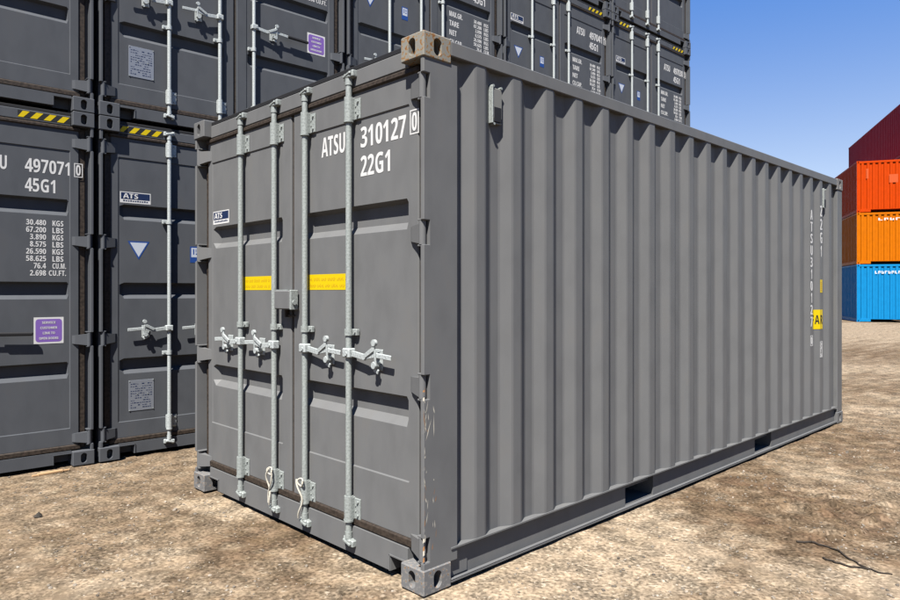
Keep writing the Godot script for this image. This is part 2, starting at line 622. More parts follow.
func catch_mesh() -> ArrayMesh:
	# handle retainer on the door: plate, swinging latch with a hook above and an ear below
	if not cache.has("catch"):
		var b := MB.new()
		b.box(Vector3(-0.032, -0.074, -0.026), Vector3(0.032, 0.032, -0.018), 0.002)
		b.box(Vector3(-0.010, -0.055, -0.019), Vector3(0.020, -0.028, 0.016), 0.004)
		b.bar(Vector3(-0.060, -0.004, 0.022), Vector3(0.012, 0.034, 0.026), 0.023, 0.010, 0.002)
		b.bar(Vector3(0.010, 0.026, 0.026), Vector3(0.022, 0.066, 0.026), 0.023, 0.010, 0.003)
		b.cyl(Vector3(0.022, 0.068, 0.018), Vector3(0.022, 0.068, 0.034), 0.017, 12)
		b.bar(Vector3(0.020, 0.045, 0.024), Vector3(0.026, -0.050, 0.018), 0.012, 0.008, 0.002)
		b.cyl(Vector3(0.012, -0.046, 0.010), Vector3(0.012, -0.046, 0.026), 0.017, 12)
		b.bar(Vector3(-0.006, -0.066, 0.004), Vector3(0.030, -0.080, 0.004), 0.024, 0.010, 0.003)
		cache["catch"] = b.mesh()
	return cache["catch"]

func rounded_sticker(x0: float, y0: float, x1: float, y1: float, r: float, z: float) -> ArrayMesh:
	var b := MB.new()
	var p := []
	for q in [[x1 - r, y1 - r, 0.0], [x0 + r, y1 - r, 90.0], [x0 + r, y0 + r, 180.0], [x1 - r, y0 + r, 270.0]]:
		for k in 4:
			var a := deg_to_rad(q[2] + 30.0 * k)
			p.append(Vector3(q[0] + r * cos(a), q[1] + r * sin(a), z))
	b.out(p, Vector3((x0 + x1) * 0.5, (y0 + y1) * 0.5, z - 1.0))
	return b.mesh()

# frame shared by every container: castings, posts, rails, panels, roof, floor
func frame(root: Node3D, H: float, L: float, m: Material, doors: bool, pockets: bool, cast_m: Array) -> void:
	var i := 0
	for z in [-0.089, -L + 0.089]:
		for y in [0.059, H - 0.059]:
			for x in [0.081, W - 0.081]:
				var o := part(root, "corner_casting", casting_mesh(), cast_m[i % cast_m.size()])
				o.position = Vector3(x, y, z)
				i += 1
	for s in [0, 1]:
		if doors:
			var pm := door_post_mesh(H)
			var o := part(root, "corner_post", pm if s else mirrored(pm, "post_m%.2f" % H), m)
			o.position.x = W if s else 0.0
		else:
			var key := "plainpost%.2f" % H
			if not cache.has(key):
				var b := MB.new()
				b.box(Vector3(-0.075, 0.117, -0.165), Vector3(0.075, H - 0.117, -0.006), 0.006)
				cache[key] = b.mesh()
			var o := part(root, "corner_post", cache[key], m)
			o.position.x = W - 0.081 if s else 0.081
		var k2 := "backpost%.2f" % H
		if not cache.has(k2):
			var b := MB.new()
			b.box(Vector3(-0.075, 0.117, 0.006), Vector3(0.075, H - 0.117, 0.165), 0.006)
			cache[k2] = b.mesh()
		var bp := part(root, "corner_post", cache[k2], m)
		bp.position = Vector3(W - 0.081 if s else 0.081, 0, -L)
		var k3 := "toprail%.2f_%.2f" % [H, L]
		if not cache.has(k3):
			var b := MB.new()
			b.box(Vector3(-0.062, H - 0.078, -L + 0.178), Vector3(-0.002, H - 0.008, -0.178), 0.004)
			cache[k3] = b.mesh()
		var tr := part(root, "top_rail", cache[k3], m)
		var rm := bottom_rail(H, L, pockets)
		var br := part(root, "bottom_rail", rm if s else mirrored(rm, "rail_m%.2f%s" % [L, pockets]), m)
		var sm := side_mesh(H, L)
		var sp := part(root, "side_panel", sm if s else mirrored(sm, "side_m%.2f_%.2f" % [H, L]), m)
		tr.position.x = W if s else 0.064
		br.position.x = W if s else 0.0
		sp.position.x = W - 0.006 if s else 0.006
	var kr := "roof%.2f_%.2f" % [H, L]
	if not cache.has(kr):
		var b := MB.new()
		b.box(Vector3(0.063, H - 0.040, -L + 0.1), Vector3(W - 0.063, H - 0.030, -0.1))
		cache[kr] = b.mesh()
		b = MB.new()
		b.box(Vector3(0.069, 0.12, -L + 0.17), Vector3(W - 0.069, 0.150, -0.10))
		cache["f" + kr] = b.mesh()
	part(root, "roof", cache[kr], m)
	part(root, "floor", cache["f" + kr], m)

func end_wall(root: Node3D, H: float, m: Material, z: float, turned: bool, tunnel: bool) -> void:
	var key := "endbeams%.2f%s" % [H, tunnel]
	if not cache.has(key):
		var b := MB.new()
		b.box(Vector3(0.157, H - 0.115, -0.08), Vector3(W - 0.157, H - 0.012, -0.004), 0.004)
		cache[key + "t"] = b.mesh()
		b = MB.new()
		if tunnel:
			b.box(Vector3(0.163, 0.02, -0.12), Vector3(0.62, 0.170, -0.004), 0.004)
			b.box(Vector3(W - 0.50, 0.02, -0.12), Vector3(W - 0.163, 0.170, -0.004), 0.004)
			b.box(Vector3(0.62, 0.148, -0.12), Vector3(W - 0.50, 0.168, -0.006))
		else:
			b.box(Vector3(0.163, 0.02, -0.12), Vector3(W - 0.163, 0.170, -0.004), 0.004)
		cache[key] = b.mesh()
	var y := PI if turned else 0.0
	for a in [["end_header", cache[key + "t"]], ["end_sill", cache[key]], ["end_wall", end_mesh(H)]]:
		var o := part(root, a[0], a[1], m)
		o.rotation.y = y
		o.position = Vector3(W if turned else 0.0, 0, z + ((0.010 if turned else -0.010) if a[0] == "end_wall" else 0.0))

# one container seen from its doors. small: twenty-foot with four bars; else a high cube with three bars and a long handle
func door_container(called: String, small: bool) -> Node3D:
	var root := Node3D.new()
	root.name = numbered(called)
	add_child(root)
	var H := 2.591 if small else 2.896
	var L := 6.058 if small else 12.192
	var m: Material = M.grey_paint if small else M.dark_paint
	var cm := [m, m, m, m, m, m, m, m]
	if small:
		cm[0] = M.worn
		cm[1] = M.worn
		cm[3] = M.rust
		cm[7] = M.worn
	else:
		cm[0] = M.worn_dark
	frame(root, H, L, m, true, small, cm)
	end_wall(root, H, m, -L, true, not small)
	var S := -0.060                                      # the doors' outer surface
	var y0 := 0.210 if small else 0.165
	var y1 := 2.438 if small else 2.748
	# header with its black seal above, sill with lashing pockets
	var b := MB.new()
	b.box(Vector3(0.163, y1 + 0.028, -0.11), Vector3(W - 0.163, H - 0.038, -0.052), 0.005)
	part(root, "door_header", b.mesh(), m)
	b = MB.new()
	b.box(Vector3(0.163, H - 0.038, -0.10), Vector3(W - 0.163, H - 0.012, -0.055), 0.003)
	part(root, "header_seal", b.mesh(), M.black)
	b = MB.new()
	var ys := y0 - 0.042
	var keep := b.xf
	b.xf = Transform3D(Basis(Vector3.RIGHT, Vector3.FORWARD, Vector3.UP), Vector3.ZERO)
	b.prism(PackedVector2Array([Vector2(0.163, 0.100), Vector2(0.290, 0.100), Vector2(0.290, 0.026), Vector2(W - 0.290, 0.026), Vector2(W - 0.290, 0.100), Vector2(W - 0.163, 0.100), Vector2(W - 0.163, ys), Vector2(0.163, ys)]), 0.046, 0.13)
	b.xf = keep
	b.box(Vector3(0.163, 0.026, -0.138), Vector3(W - 0.163, ys - 0.002, -0.131))
	for px in [0.293, W - 0.299]:
		b.box(Vector3(px if px < 1 else px, 0.026, -0.0455), Vector3(px + 0.006, 0.106, -0.040))
	for px in [0.164, W - 0.299]:
		b.box(Vector3(px, 0.1005, -0.0455), Vector3(px + 0.135, 0.107, -0.040))
	part(root, "door_sill", b.mesh(), m)
	# rubber gaskets round the doors
	b = MB.new()
	for g in [[0.055, 0.106], [1.205, 1.218], [1.220, 1.233], [W - 0.106, W - 0.055]]:
		b.box(Vector3(g[0], y0 - 0.03, S - 0.045), Vector3(g[1], y1 + 0.02, S - 0.010), 0.005)
	part(root, "side_gasket", b.mesh(), M.rubber)
	b = MB.new()
	b.box(Vector3(0.09, y1 - 0.006, S - 0.05), Vector3(W - 0.09, y1 + 0.026, S + 0.012), 0.008)
	part(root, "top_gasket", b.mesh(), M.rubber)
	b = MB.new()
	b.box(Vector3(0.09, ys + 0.001, S - 0.05), Vector3(W - 0.09, y0 + 0.004, S + 0.008), 0.008)
	part(root, "bottom_gasket", b.mesh(), M.rubber)
	# doors
	var tr := [[1.845, 1.696], [0.890, 0.742]] if small else [[2.176, 2.043], [1.502, 1.363], [0.850, 0.715]]
	var fold := [0.478, 2.296] if small else [0.302, 2.578]
	var bars := [0.635, 1.058, 1.398, 1.819] if small else [0.585, 1.055, 1.398]
	var hin := hinges_at(H)
	var hy := 1.076 if small else 1.10
	var doors := []
	for s in [0, 1]:
		var x0 := 1.233 if s else 0.103
		var x1 := 2.335 if s else 1.205
		var xa := 1.332 if s else 0.163
		var xb := 2.270 if s else 1.112
		var d := part(root, "door", door_panel(x0, x1, y0, y1, xa, xb, fold[0], fold[1], tr), m)
		d.position.z = S
		doors.append(d)
		for y in hin:
			var h := part(d, "hinge", hinge_mesh() if s else mirrored(hinge_mesh(), "hinge_m"), m)
			h.position = Vector3(W - 0.036 if s else 0.036, y, 0.034)
	for x in bars:
		var d: Node3D = doors[0] if x < 1.2 else doors[1]
		var right: bool = x > 1.2
		var bb := MB.new()
		var top := H - 0.070
		bb.cyl(Vector3(0, 0.10, 0), Vector3(0, top - 0.02, 0), 0.0168, 16)
		bar_end(bb, top - 0.012, 1.0)
		bar_end(bb, 0.105, -1.0)
		var bk := "bar%.2f" % H
		if not cache.has(bk):
			cache[bk] = bb.mesh()
		var lb := part(d, "locking_bar", cache[bk], M.galvanised if small else M.zinc)
		lb.position = Vector3(x, 0, 0.028)
		for y in ([2.350, 0.264] if small else [2.690, 0.265]):
			var o := part(d, "bar_bracket", bracket_mesh(), M.galvanised if small else M.zinc)
			o.position = Vector3(x, y, 0.028)
			if not small and not right:
				o.scale.x = 1.0
		for y in ([1.183] if small else [0.880, 2.044]):
			var o := part(d, "bar_guide", guide_mesh(), M.galvanised if small else M.zinc)
			o.position = Vector3(x, y, 0.028)
			if not small:
				o.mesh = mirrored(guide_mesh(), "guide_m")
		var long: bool = not small and right
		var hm := handle_mesh(0.60 if long else 0.355, long)
		var hd := part(d, "handle", hm if right else mirrored(hm, "handle_m"), M.zinc)
		hd.position = Vector3(x, hy, 0.020)
		if long:
			var gb := MB.new()
			gb.bar(Vector3(0.36, -0.004, 0.014), Vector3(0.60, -0.010, 0.016), 0.030, 0.022, 0.008)
			var gp := part(d, "handle_grip", gb.mesh(), M.black)
			gp.position = Vector3(x, hy, 0.020)
		var ca := part(d, "handle_catch", catch_mesh() if right else mirrored(catch_mesh(), "catch_m"), M.zinc)
		ca.position = Vector3(x + (0.215 if right else -0.195), hy - 0.004, 0.020)
	return root

# ---------------------------------------------------------------- prints and stickers
func logo_sticker(door: Node3D, x: float, y: float, w: float, h: float, z: float) -> void:
	var b := MB.new()
	b.box(Vector3(x, y, z), Vector3(x + w, y + h, z + 0.0012))
	var o := part(door, "logo_sticker", b.mesh(), M.white)
	b = MB.new()
	b.box(Vector3(x + w * 0.03, y + h * 0.34, z + 0.0012), Vector3(x + w * 0.97, y + h * 0.93, z + 0.0018))
	part(o, "logo_field", b.mesh(), M.navy)
	b = MB.new()
	text_into(b, "ATS", x + w * 0.10, y + h * 0.42, w * 0.48, h * 0.44, z + 0.0020)
	part(o, "lettering", b.mesh(), M.white)
	b = MB.new()
	for k in 11:
		b.box(Vector3(x + w * (0.10 + 0.075 * k), y + h * 0.13, z + 0.0012), Vector3(x + w * (0.155 + 0.075 * k), y + h * (0.24 if k % 3 else 0.27), z + 0.0018))
	part(o, "small_print", b.mesh(), M.navy)

func yellow_sticker(door: Node3D, x0: float, x1: float, y0: float, y1: float, seed_: int) -> void:
	var z := -0.006
	var b := MB.new()
	b.box(Vector3(x0, y0, z), Vector3(x1, y1, z + 0.0012))
	var o := part(door, "warning_sticker", b.mesh(), M.yellow)
	tag(o, "yellow warning sticker with two lines of faint print", "")
	b = MB.new()
	var r := RandomNumberGenerator.new()
	r.seed = seed_
	for row in 2:
		var x := x0 + 0.045
		while x < x1 - 0.04:
			var k := r.randi_range(3, 6)
			for i in k:
				if x > x1 - 0.03:
					break
				var yy := y0 + 0.050 - row * 0.036
				b.box(Vector3(x, yy, z + 0.0012), Vector3(x + 0.0035, yy + r.randf_range(0.012, 0.02), z + 0.0016))
				b.box(Vector3(x + 0.0035, yy + (0.008 if i % 2 else 0.0), z + 0.0012), Vector3(x + 0.0085, yy + (0.0115 if i % 2 else 0.0035), z + 0.0016))
				x += 0.0125
			x += 0.013
	part(o, "print", b.mesh(), M.yellow_print)

func small_prints(c: Node3D) -> void:
	var left: Node3D = c.get_node("door")
	var right: Node3D = doors_of(c)[1]
	var z := -0.0058
	logo_sticker(left, 0.172, 1.862, 0.235, 0.090, z)
	yellow_sticker(left, 0.585, 0.985, 1.405, 1.492, 4)
	yellow_sticker(right, 1.345, 1.790, 1.405, 1.492, 8)
	var b := MB.new()
	text_into(b, "ATSU", 1.517, 2.143, 0.222, 0.108, z)
	text_into(b, "310127", 1.878, 2.143, 0.362, 0.108, z)
	text_into(b, "22G1", 1.878, 1.994, 0.240, 0.106, z)
	part(right, "lettering", b.mesh(), M.white)
	b = MB.new()
	text_into(b, "0", 2.290, 2.160, 0.036, 0.088, 0.0003)
	frame_z(b, 2.276, 2.145, 2.340, 2.262, 0.0013, 0.006)
	part(right, "check_digit", b.mesh(), M.white)

func doors_of(c: Node3D) -> Array:
	var r := []
	for k in c.get_children():
		if str(k.name).begins_with("door") and not str(k.name).begins_with("door_"):
			r.append(k)
	return r

func high_prints(c: Node3D) -> void:
	var left: Node3D = doors_of(c)[0]
	var right: Node3D = doors_of(c)[1]
	var z := -0.0058
	logo_sticker(left, 0.180, 2.190, 0.255, 0.095, z)
	# white triangle with a blue rim
	for a in [[0.0, M.blue_label, "triangle_sticker"], [0.012, M.pale_blue, "triangle_field"]]:
		var e: float = a[0]
		var b := MB.new()
		var zz := z + 0.001 + e * 0.05
		b.out([Vector3(0.242 + e * 1.6, 1.862 - e, zz), Vector3(0.425 - e * 1.6, 1.862 - e, zz), Vector3(0.3335, 1.702 + e * 2.0, zz)], Vector3(0.33, 1.8, -1))
		part(left, a[2], b.mesh(), a[1])
	# approval plate with stamped rows
	var b := MB.new()
	b.box(Vector3(0.250, 0.388, z), Vector3(0.462, 0.654, z + 0.003), 0.001)
	var o := part(left, "metal_plate", b.mesh(), M.plate)
	b = MB.new()
	var r := RandomNumberGenerator.new()
	r.seed = 77
	for row in 11:
		var x := 0.266
		while x < 0.435:
			var w := r.randf_range(0.006, 0.022)
			if r.randf() < 0.72:
				b.box(Vector3(x, 0.412 + row * 0.0205, z + 0.003), Vector3(minf(x + w, 0.446), 0.412 + row * 0.0205 + r.randf_range(0.004, 0.009), z + 0.0035))
			x += w + 0.006
	part(o, "stamped_print", b.mesh(), M.navy)
	b = MB.new()
	for p in [[0.257, 0.395], [0.455, 0.395], [0.257, 0.647], [0.455, 0.647], [0.32, 0.535], [0.41, 0.53]]:
		b.cyl(Vector3(p[0], p[1], z + 0.003), Vector3(p[0], p[1], z + 0.006), 0.005, 8)
	part(o, "rivet", b.mesh(), M.galvanised)
	# blue and white square
	b = MB.new()
	b.box(Vector3(0.785, 1.690, z), Vector3(0.875, 1.838, z + 0.0012))
	o = part(left, "blue_sticker", b.mesh(), M.blue_label)
	b = MB.new()
	b.box(Vector3(0.796, 1.740, z + 0.0012), Vector3(0.866, 1.826, z + 0.0018))
	part(o, "white_field", b.mesh(), M.pale_blue)
	b = MB.new()
	b.box(Vector3(0.812, 1.765, z + 0.0018), Vector3(0.823, 1.815, z + 0.0022))
	b.box(Vector3(0.836, 1.765, z + 0.0018), Vector3(0.856, 1.775, z + 0.0022))
	b.box(Vector3(0.836, 1.785, z + 0.0018), Vector3(0.842, 1.815, z + 0.0022))
	b.box(Vector3(0.848, 1.785, z + 0.0018), Vector3(0.854, 1.815, z + 0.0022))
	part(o, "print", b.mesh(), M.blue_label)
	# weights
	b = MB.new()
	var rows := [["30.480", "KGS", "MAX.GR."], ["67.200", "LBS", ""], ["3.890", "KGS", "TARE"], ["8.575", "LBS", ""], ["26.590", "KGS", "NET"], ["58.625", "LBS", ""], ["76.4", "CU.M.", "CU.CAP."], ["2.698", "CU.FT.", ""]]
	for i in rows.size():
		var y := 1.953 - i * 0.0575
		var w: float = 0.026 * rows[i][0].replace(".", "").length() + 0.008
		text_into(b, rows[i][0], 2.096 - w, y, w, 0.044, z)
		w = 0.026 * rows[i][1].replace(".", "").length() + 0.010 * rows[i][1].count(".")
		text_into(b, rows[i][1], 2.240 - w if i > 5 else 2.142, y, w, 0.044, z)
		if rows[i][2]:
			w = 0.040 * rows[i][2].replace(".", "").length() + 0.012 * rows[i][2].count(".")
			text_into(b, rows[i][2], 1.535, y - 0.020, w, 0.066, z)
	part(right, "weights_lettering", b.mesh(), M.white)
	# purple sticker with a white border
	b = MB.new()
	b.box(Vector3(2.010, 1.006, z), Vector3(2.222, 1.218, z + 0.0012))
	o = part(right, "service_sticker", b.mesh(), M.white)
	part(o, "purple_field", rounded_sticker(2.022, 1.020, 2.210, 1.204, 0.022, z + 0.0018), M.purple)
	b = MB.new()
	var lines := ["SERVICE", "CUSTOMER", "LINK TO", "OPEN DOORS"]
	var widths := [0.095, 0.120, 0.085, 0.135]
	for i in 4:
		text_into(b, lines[i], 2.116 - widths[i] * 0.5, 1.166 - i * 0.042, widths[i], 0.019, z + 0.002)
	part(o, "lettering", b.mesh(), M.white)
	# striped warning tape on the header, at both ends
	for s in [0, 1]:
		var x0 := W - 0.540 if s else 0.165
		var x1 := W - 0.165 if s else 0.540
		b = MB.new()
		b.box(Vector3(x0, 2.792, -0.0518), Vector3(x1, 2.846, -0.0508))
		var t := part(c, "warning_tape", b.mesh(), M.black)
		b = MB.new()
		var x := x0 - 0.01
		while x < x1 - 0.02:
			var q := []
			for k in [[0.0, 0.0], [0.048, 0.0], [0.092, 1.0], [0.044, 1.0]]:
				q.append(Vector3(clampf(x + k[0], x0, x1), 2.794 + 0.05 * k[1], -0.0500))
			b.out(q, Vector3(x, 2.8, -1))
			x += 0.094
		part(t, "stripe", b.mesh(), M.yellow)

func high_number(c: Node3D, digits: String, check: String) -> void:
	var right: Node3D = doors_of(c)[1]
	var z := -0.0058
	var b := MB.new()
	text_into(b, "ATSU", 1.632, 2.372, 0.196, 0.108, z)
	text_into(b, "45G1", 1.950, 2.218, 0.212, 0.106, z)
	if digits:
		text_into(b, digits, 1.950, 2.372, 0.318, 0.108, z)
	part(right, "lettering", b.mesh(), M.white)
	if check:
		b = MB.new()
		text_into(b, check, 2.312, 2.380, 0.034, 0.088, 0.0003)
		frame_z(b, 2.298, 2.366, 2.362, 2.480, 0.0013, 0.006)
		part(right, "check_digit", b.mesh(), M.white)

# things only the front container has
func front_extras(c: Node3D) -> void:
	var left: Node3D = doors_of(c)[0]
	var right: Node3D = doors_of(c)[1]
	# lock box on the left door
	var b := MB.new()
	b.box(Vector3(1.122, 1.292, 0.0), Vector3(1.286, 1.402, 0.066), 0.006)
	var o := part(left, "lock_box", b.mesh(), M.grey_paint)
	b = MB.new()
	b.box(Vector3(1.2862, 1.290, 0.012), Vector3(1.302, 1.404, 0.062), 0.003)
	b.cyl(Vector3(1.300, 1.332, 0.040), Vector3(1.312, 1.332, 0.040), 0.014, 10)
	b.box(Vector3(1.118, 1.402, 0.0), Vector3(1.250, 1.407, 0.05))
	part(o, "lock_face", b.mesh(), M.galvanised)
	b = MB.new()
	b.box(Vector3(1.180, 1.245, 0.006), Vector3(1.196, 1.296, 0.030), 0.002)
	b.box(Vector3(1.196, 1.250, 0.012), Vector3(1.270, 1.262, 0.020), 0.002)
	part(o, "hasp", b.mesh(), M.rubber)
	# ties of white cord on the two inner bars
	for a in [[1.058, left, -1.0], [1.398, right, -1.0]]:
		var x: float = a[0]
		b = MB.new()
		var lo := []
		for k in 15:
			var t := k / 14.0
			lo.append(Vector3(x + a[2] * (0.006 + 0.030 * sin(t * 5.5 + (0.0 if x < 1.2 else 1.6)) * (1.0 - t * 0.6)), 0.330 - 0.215 * t, 0.060 + 0.006 * sin(t * 9.0)))
		b.tube(lo, 0.0048, 7)
		var lp := []
		for k in 13:
			var t := TAU * k / 12.0
			lp.append(Vector3(x + 0.002 + 0.034 * cos(t) * (0.8 + 0.2 * sin(t)), 0.316 + 0.022 * sin(t), 0.057 + 0.006 * cos(t * 2.0)))
		b.tube(lp, 0.0048, 7)
		if x < 1.2:
			var l2 := []
			for k in 9:
				var t := k / 8.0
				l2.append(Vector3(x + 0.030 - 0.045 * t + 0.008 * sin(t * 7.0), 0.312 - 0.185 * t, 0.062))
			b.tube(l2, 0.0048, 7)
		part(a[1], "cord_tie", b.mesh(), M.cord)
	# vents high on the corrugated side
	for s in [0.522, 5.525]:
		b = MB.new()
		b.xf = Transform3D(Basis(Vector3(0, 0, -1), Vector3.UP, Vector3(1, 0, 0)), Vector3(W - 0.042, 2.345, -s))
		b.box(Vector3(-0.040, -0.070, 0.0), Vector3(0.032, 0.085, 0.030), 0.004)
		b.box(Vector3(-0.040, -0.096, 0.0), Vector3(0.032, -0.088, 0.028), 0.002)
		b.box(Vector3(0.020, -0.092, 0.0), Vector3(0.030, -0.066, 0.026), 0.002)
		var v := part(c, "side_vent", b.mesh(), M.vent)
		b = MB.new()
		b.xf = Transform3D(Basis(Vector3(0, 0, -1), Vector3.UP, Vector3(1, 0, 0)), Vector3(W - 0.042, 2.345, -s))
		b.box(Vector3(-0.047, -0.096, 0.004), Vector3(-0.040, 0.094, 0.036), 0.002)
		for p in [[-0.036, 0.094], [0.024, 0.090], [-0.030, -0.098]]:
			b.cyl(Vector3(p[0], p[1], 0.008), Vector3(p[0], p[1], 0.034), 0.007, 8)
		part(v, "vent_edge", b.mesh(), M.galvanised)
		b = MB.new()
		b.xf = Transform3D(Basis(Vector3(0, 0, -1), Vector3.UP, Vector3(1, 0, 0)), Vector3(W - 0.042, 2.345, -s))
		b.box(Vector3(-0.030, -0.086, 0.004), Vector3(0.026, -0.010, 0.0312), 0.002)
		part(v, "vent_mouth", b.mesh(), M.black)
	# upright numbers on the folds of the side, near the far end
	var basis := Basis(Vector3(0, 0, -1), Vector3.UP, Vector3(1, 0, 0))
	b = MB.new()
	b.xf = Transform3D(basis, Vector3(W - 0.0058, 0, 0))
	var s17 := 5.111
	var word := "ATSU310127"
	for i in word.length():
		var y := 2.098 - i * 0.116
		var w := 0.024 if word[i] == "1" else 0.052
		text_into(b, word[i], s17 - w * 0.5, y, w, 0.095, 0.0)
	text_into(b, "0", s17 - 0.016, 0.880, 0.032, 0.070, 0.0)
	frame_z(b, s17 - 0.032, 0.864, s17 + 0.032, 0.966, 0.001, 0.006)
	word = "22G1"
	var s18 := 5.389
	for i in 4:
		var w := 0.024 if word[i] == "1" else 0.052
		text_into(b, word[i], s18 - w * 0.5, 2.15 - i * 0.135, w, 0.110, 0.0)
	part(c, "side_lettering", b.mesh(), M.white)
	b = MB.new()
	b.xf = Transform3D(basis, Vector3(W - 0.0058, 0, 0))
	frame_z(b, s18 - 0.034, 0.735, s18 + 0.034, 0.895, 0.001, 0.006)
	for i in 4:
		text_into(b, "2215"[i], s18 - 0.020, 0.852 - i * 0.036, 0.036 if i != 2 else 0.014, 0.028, 0.0)
	part(c, "side_label", b.mesh(), M.white)
	b = MB.new()
	b.xf = Transform3D(basis, Vector3(W - 0.0058, 0, 0))
	b.box(Vector3(s18 - 0.030, 1.385, 0.0), Vector3(s18 + 0.030, 1.515, 0.0012))
	var y1 := part(c, "yellow_label", b.mesh(), M.yellow)
	b = MB.new()
	b.xf = Transform3D(basis, Vector3(W - 0.0058, 0, 0))
	for i in 5:
		b.box(Vector3(s18 - 0.018, 1.402 + i * 0.020, 0.0012), Vector3(s18 + 0.016 - 0.004 * (i % 2), 1.412 + i * 0.020, 0.0018))
	part(y1, "print", b.mesh(), M.yellow_print)
	# height mark: one yellow sheet that follows inner flat, slope and outer flat
	b = MB.new()
	var st := [[5.222, 0.0346], [5.2845, 0.0346], [5.3515, -0.0014], [5.4265, -0.0014]]
	for i in 3:
		var a := Vector3(W - 0.006 - st[i][1], 0, -st[i][0])
		var d := Vector3(W - 0.006 - st[i + 1][1], 0, -st[i + 1][0])
		b.quad(a + Vector3(0, 1.020, 0), d + Vector3(0, 1.020, 0), d + Vector3(0, 1.214, 0), a + Vector3(0, 1.214, 0))
	var hm := part(c, "height_sticker", b.mesh(), M.yellow)
	b = MB.new()
	for i in 3:
		var a := Vector3(W - 0.0054 - st[i][1], 0, -st[i][0])
		var d := Vector3(W - 0.0054 - st[i + 1][1], 0, -st[i + 1][0])
		var u := (d - a).normalized()
		b.xf = Transform3D(Basis(u, Vector3.UP, u.cross(Vector3.UP)), a)
		text_into(b, "FAR"[i], 0.010, 1.072, a.distance_to(d) - 0.018, 0.088, 0.0)
	part(hm, "lettering", b.mesh(), M.black)
	# scrapes on the near corner post
	b = MB.new()
	var b2 := MB.new()
	var r := RandomNumberGenerator.new()
	r.seed = 15
	for i in 34:
		var y := r.randf_range(0.18, 0.95)
		var l := r.randf_range(0.006, 0.05) * (1.0 if r.randf() < 0.7 else 2.2)
		var s := r.randf_range(0.010, 0.020) if r.randf() < 0.55 else r.randf_range(0.02, 0.09)
		var wd := r.randf_range(0.0012, 0.0035)
		var tilt := r.randf_range(-0.25, 0.4) * l
		var x := W - 0.0055
		var q := [Vector3(x, y, -s), Vector3(x, y + 0.3 * l, -s - wd - tilt * 0.3), Vector3(x, y + l, -s - tilt), Vector3(x, y + 0.5 * l, -s + wd - tilt * 0.5)]
		(b if r.randf() < 0.75 else b2).out(q, Vector3(x - 1.0, y, -s))
	for i in 16:
		var y := r.randf_range(0.15, 0.95)
		var l := r.randf_range(0.008, 0.05)
		var q := [Vector3(W - 0.0115, y, -0.0058), Vector3(W - 0.0055, y + 0.2 * l, -0.0118), Vector3(W - 0.0058, y + l, -0.0114), Vector3(W - 0.0112, y + 0.8 * l, -0.0060)]
		(b if r.randf() < 0.6 else b2).out(q, Vector3(W - 0.1, y, -0.1))
	part(c, "paint_scrape", b.mesh(), M.cord).set_meta("kind", "stuff")
	part(c, "rust_scrape", b2.mesh(), M.rust_spot).set_meta("kind", "stuff")

# ---------------------------------------------------------------- ground
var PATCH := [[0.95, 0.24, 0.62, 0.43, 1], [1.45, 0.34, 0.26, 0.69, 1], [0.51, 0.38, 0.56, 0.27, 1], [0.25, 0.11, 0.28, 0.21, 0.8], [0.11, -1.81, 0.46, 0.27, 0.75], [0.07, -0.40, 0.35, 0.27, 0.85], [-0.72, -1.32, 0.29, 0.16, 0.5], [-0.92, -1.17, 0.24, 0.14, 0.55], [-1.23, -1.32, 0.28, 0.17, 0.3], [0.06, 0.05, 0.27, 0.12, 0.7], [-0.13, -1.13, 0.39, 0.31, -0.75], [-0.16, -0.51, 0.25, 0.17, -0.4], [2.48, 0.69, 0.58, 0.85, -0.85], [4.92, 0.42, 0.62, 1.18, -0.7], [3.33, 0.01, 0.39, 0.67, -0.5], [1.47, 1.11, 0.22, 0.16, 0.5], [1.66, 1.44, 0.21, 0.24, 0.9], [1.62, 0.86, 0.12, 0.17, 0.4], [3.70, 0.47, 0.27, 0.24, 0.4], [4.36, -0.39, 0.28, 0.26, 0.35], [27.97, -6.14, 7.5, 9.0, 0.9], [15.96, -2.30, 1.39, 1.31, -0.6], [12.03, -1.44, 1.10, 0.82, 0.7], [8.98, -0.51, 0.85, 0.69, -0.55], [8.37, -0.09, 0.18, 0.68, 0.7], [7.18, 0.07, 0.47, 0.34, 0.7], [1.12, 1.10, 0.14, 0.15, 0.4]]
var N1 := FastNoiseLite.new()
var N2 := FastNoiseLite.new()
var N3 := FastNoiseLite.new()
var NR := FastNoiseLite.new()

func ground_base(x: float, z: float) -> float:
	return -0.030 * smoothstep(-2.5, -3.55, z) * (1.0 - smoothstep(14.0, 22.0, x)) - 0.130 * smoothstep(9.0, 30.0, x)

func ground_y(x: float, z: float) -> float:
	var h := ground_base(x, z)
	var rough := 0.010 * N2.get_noise_2d(x, z) + 0.004 * N3.get_noise_2d(x, z) - 0.008
	h += minf(rough, 0.0)
	# wheel ruts of dried mud on the right
	var dx := x - 2.75
	var dz := z - 1.05
	var u := dx * 0.7175 + dz * 0.6965
	var w := dx * 0.6965 - dz * 0.7175
	var m := smoothstep(1.5, 0.5, absf(u - 0.2) / 0.75) * smoothstep(1.3, 0.5, absf(w) / 0.55)
	if m > 0.0:
		var rdg := 1.0 - absf(NR.get_noise_2d(u * 0.9 + 0.35 * w, w * 3.6))
		h += m * (0.055 * pow(rdg, 5.0) * clampf(0.5 + 1.2 * N2.get_noise_2d(u * 1.7, w * 1.7), 0.0, 1.0) - 0.012)
	return h

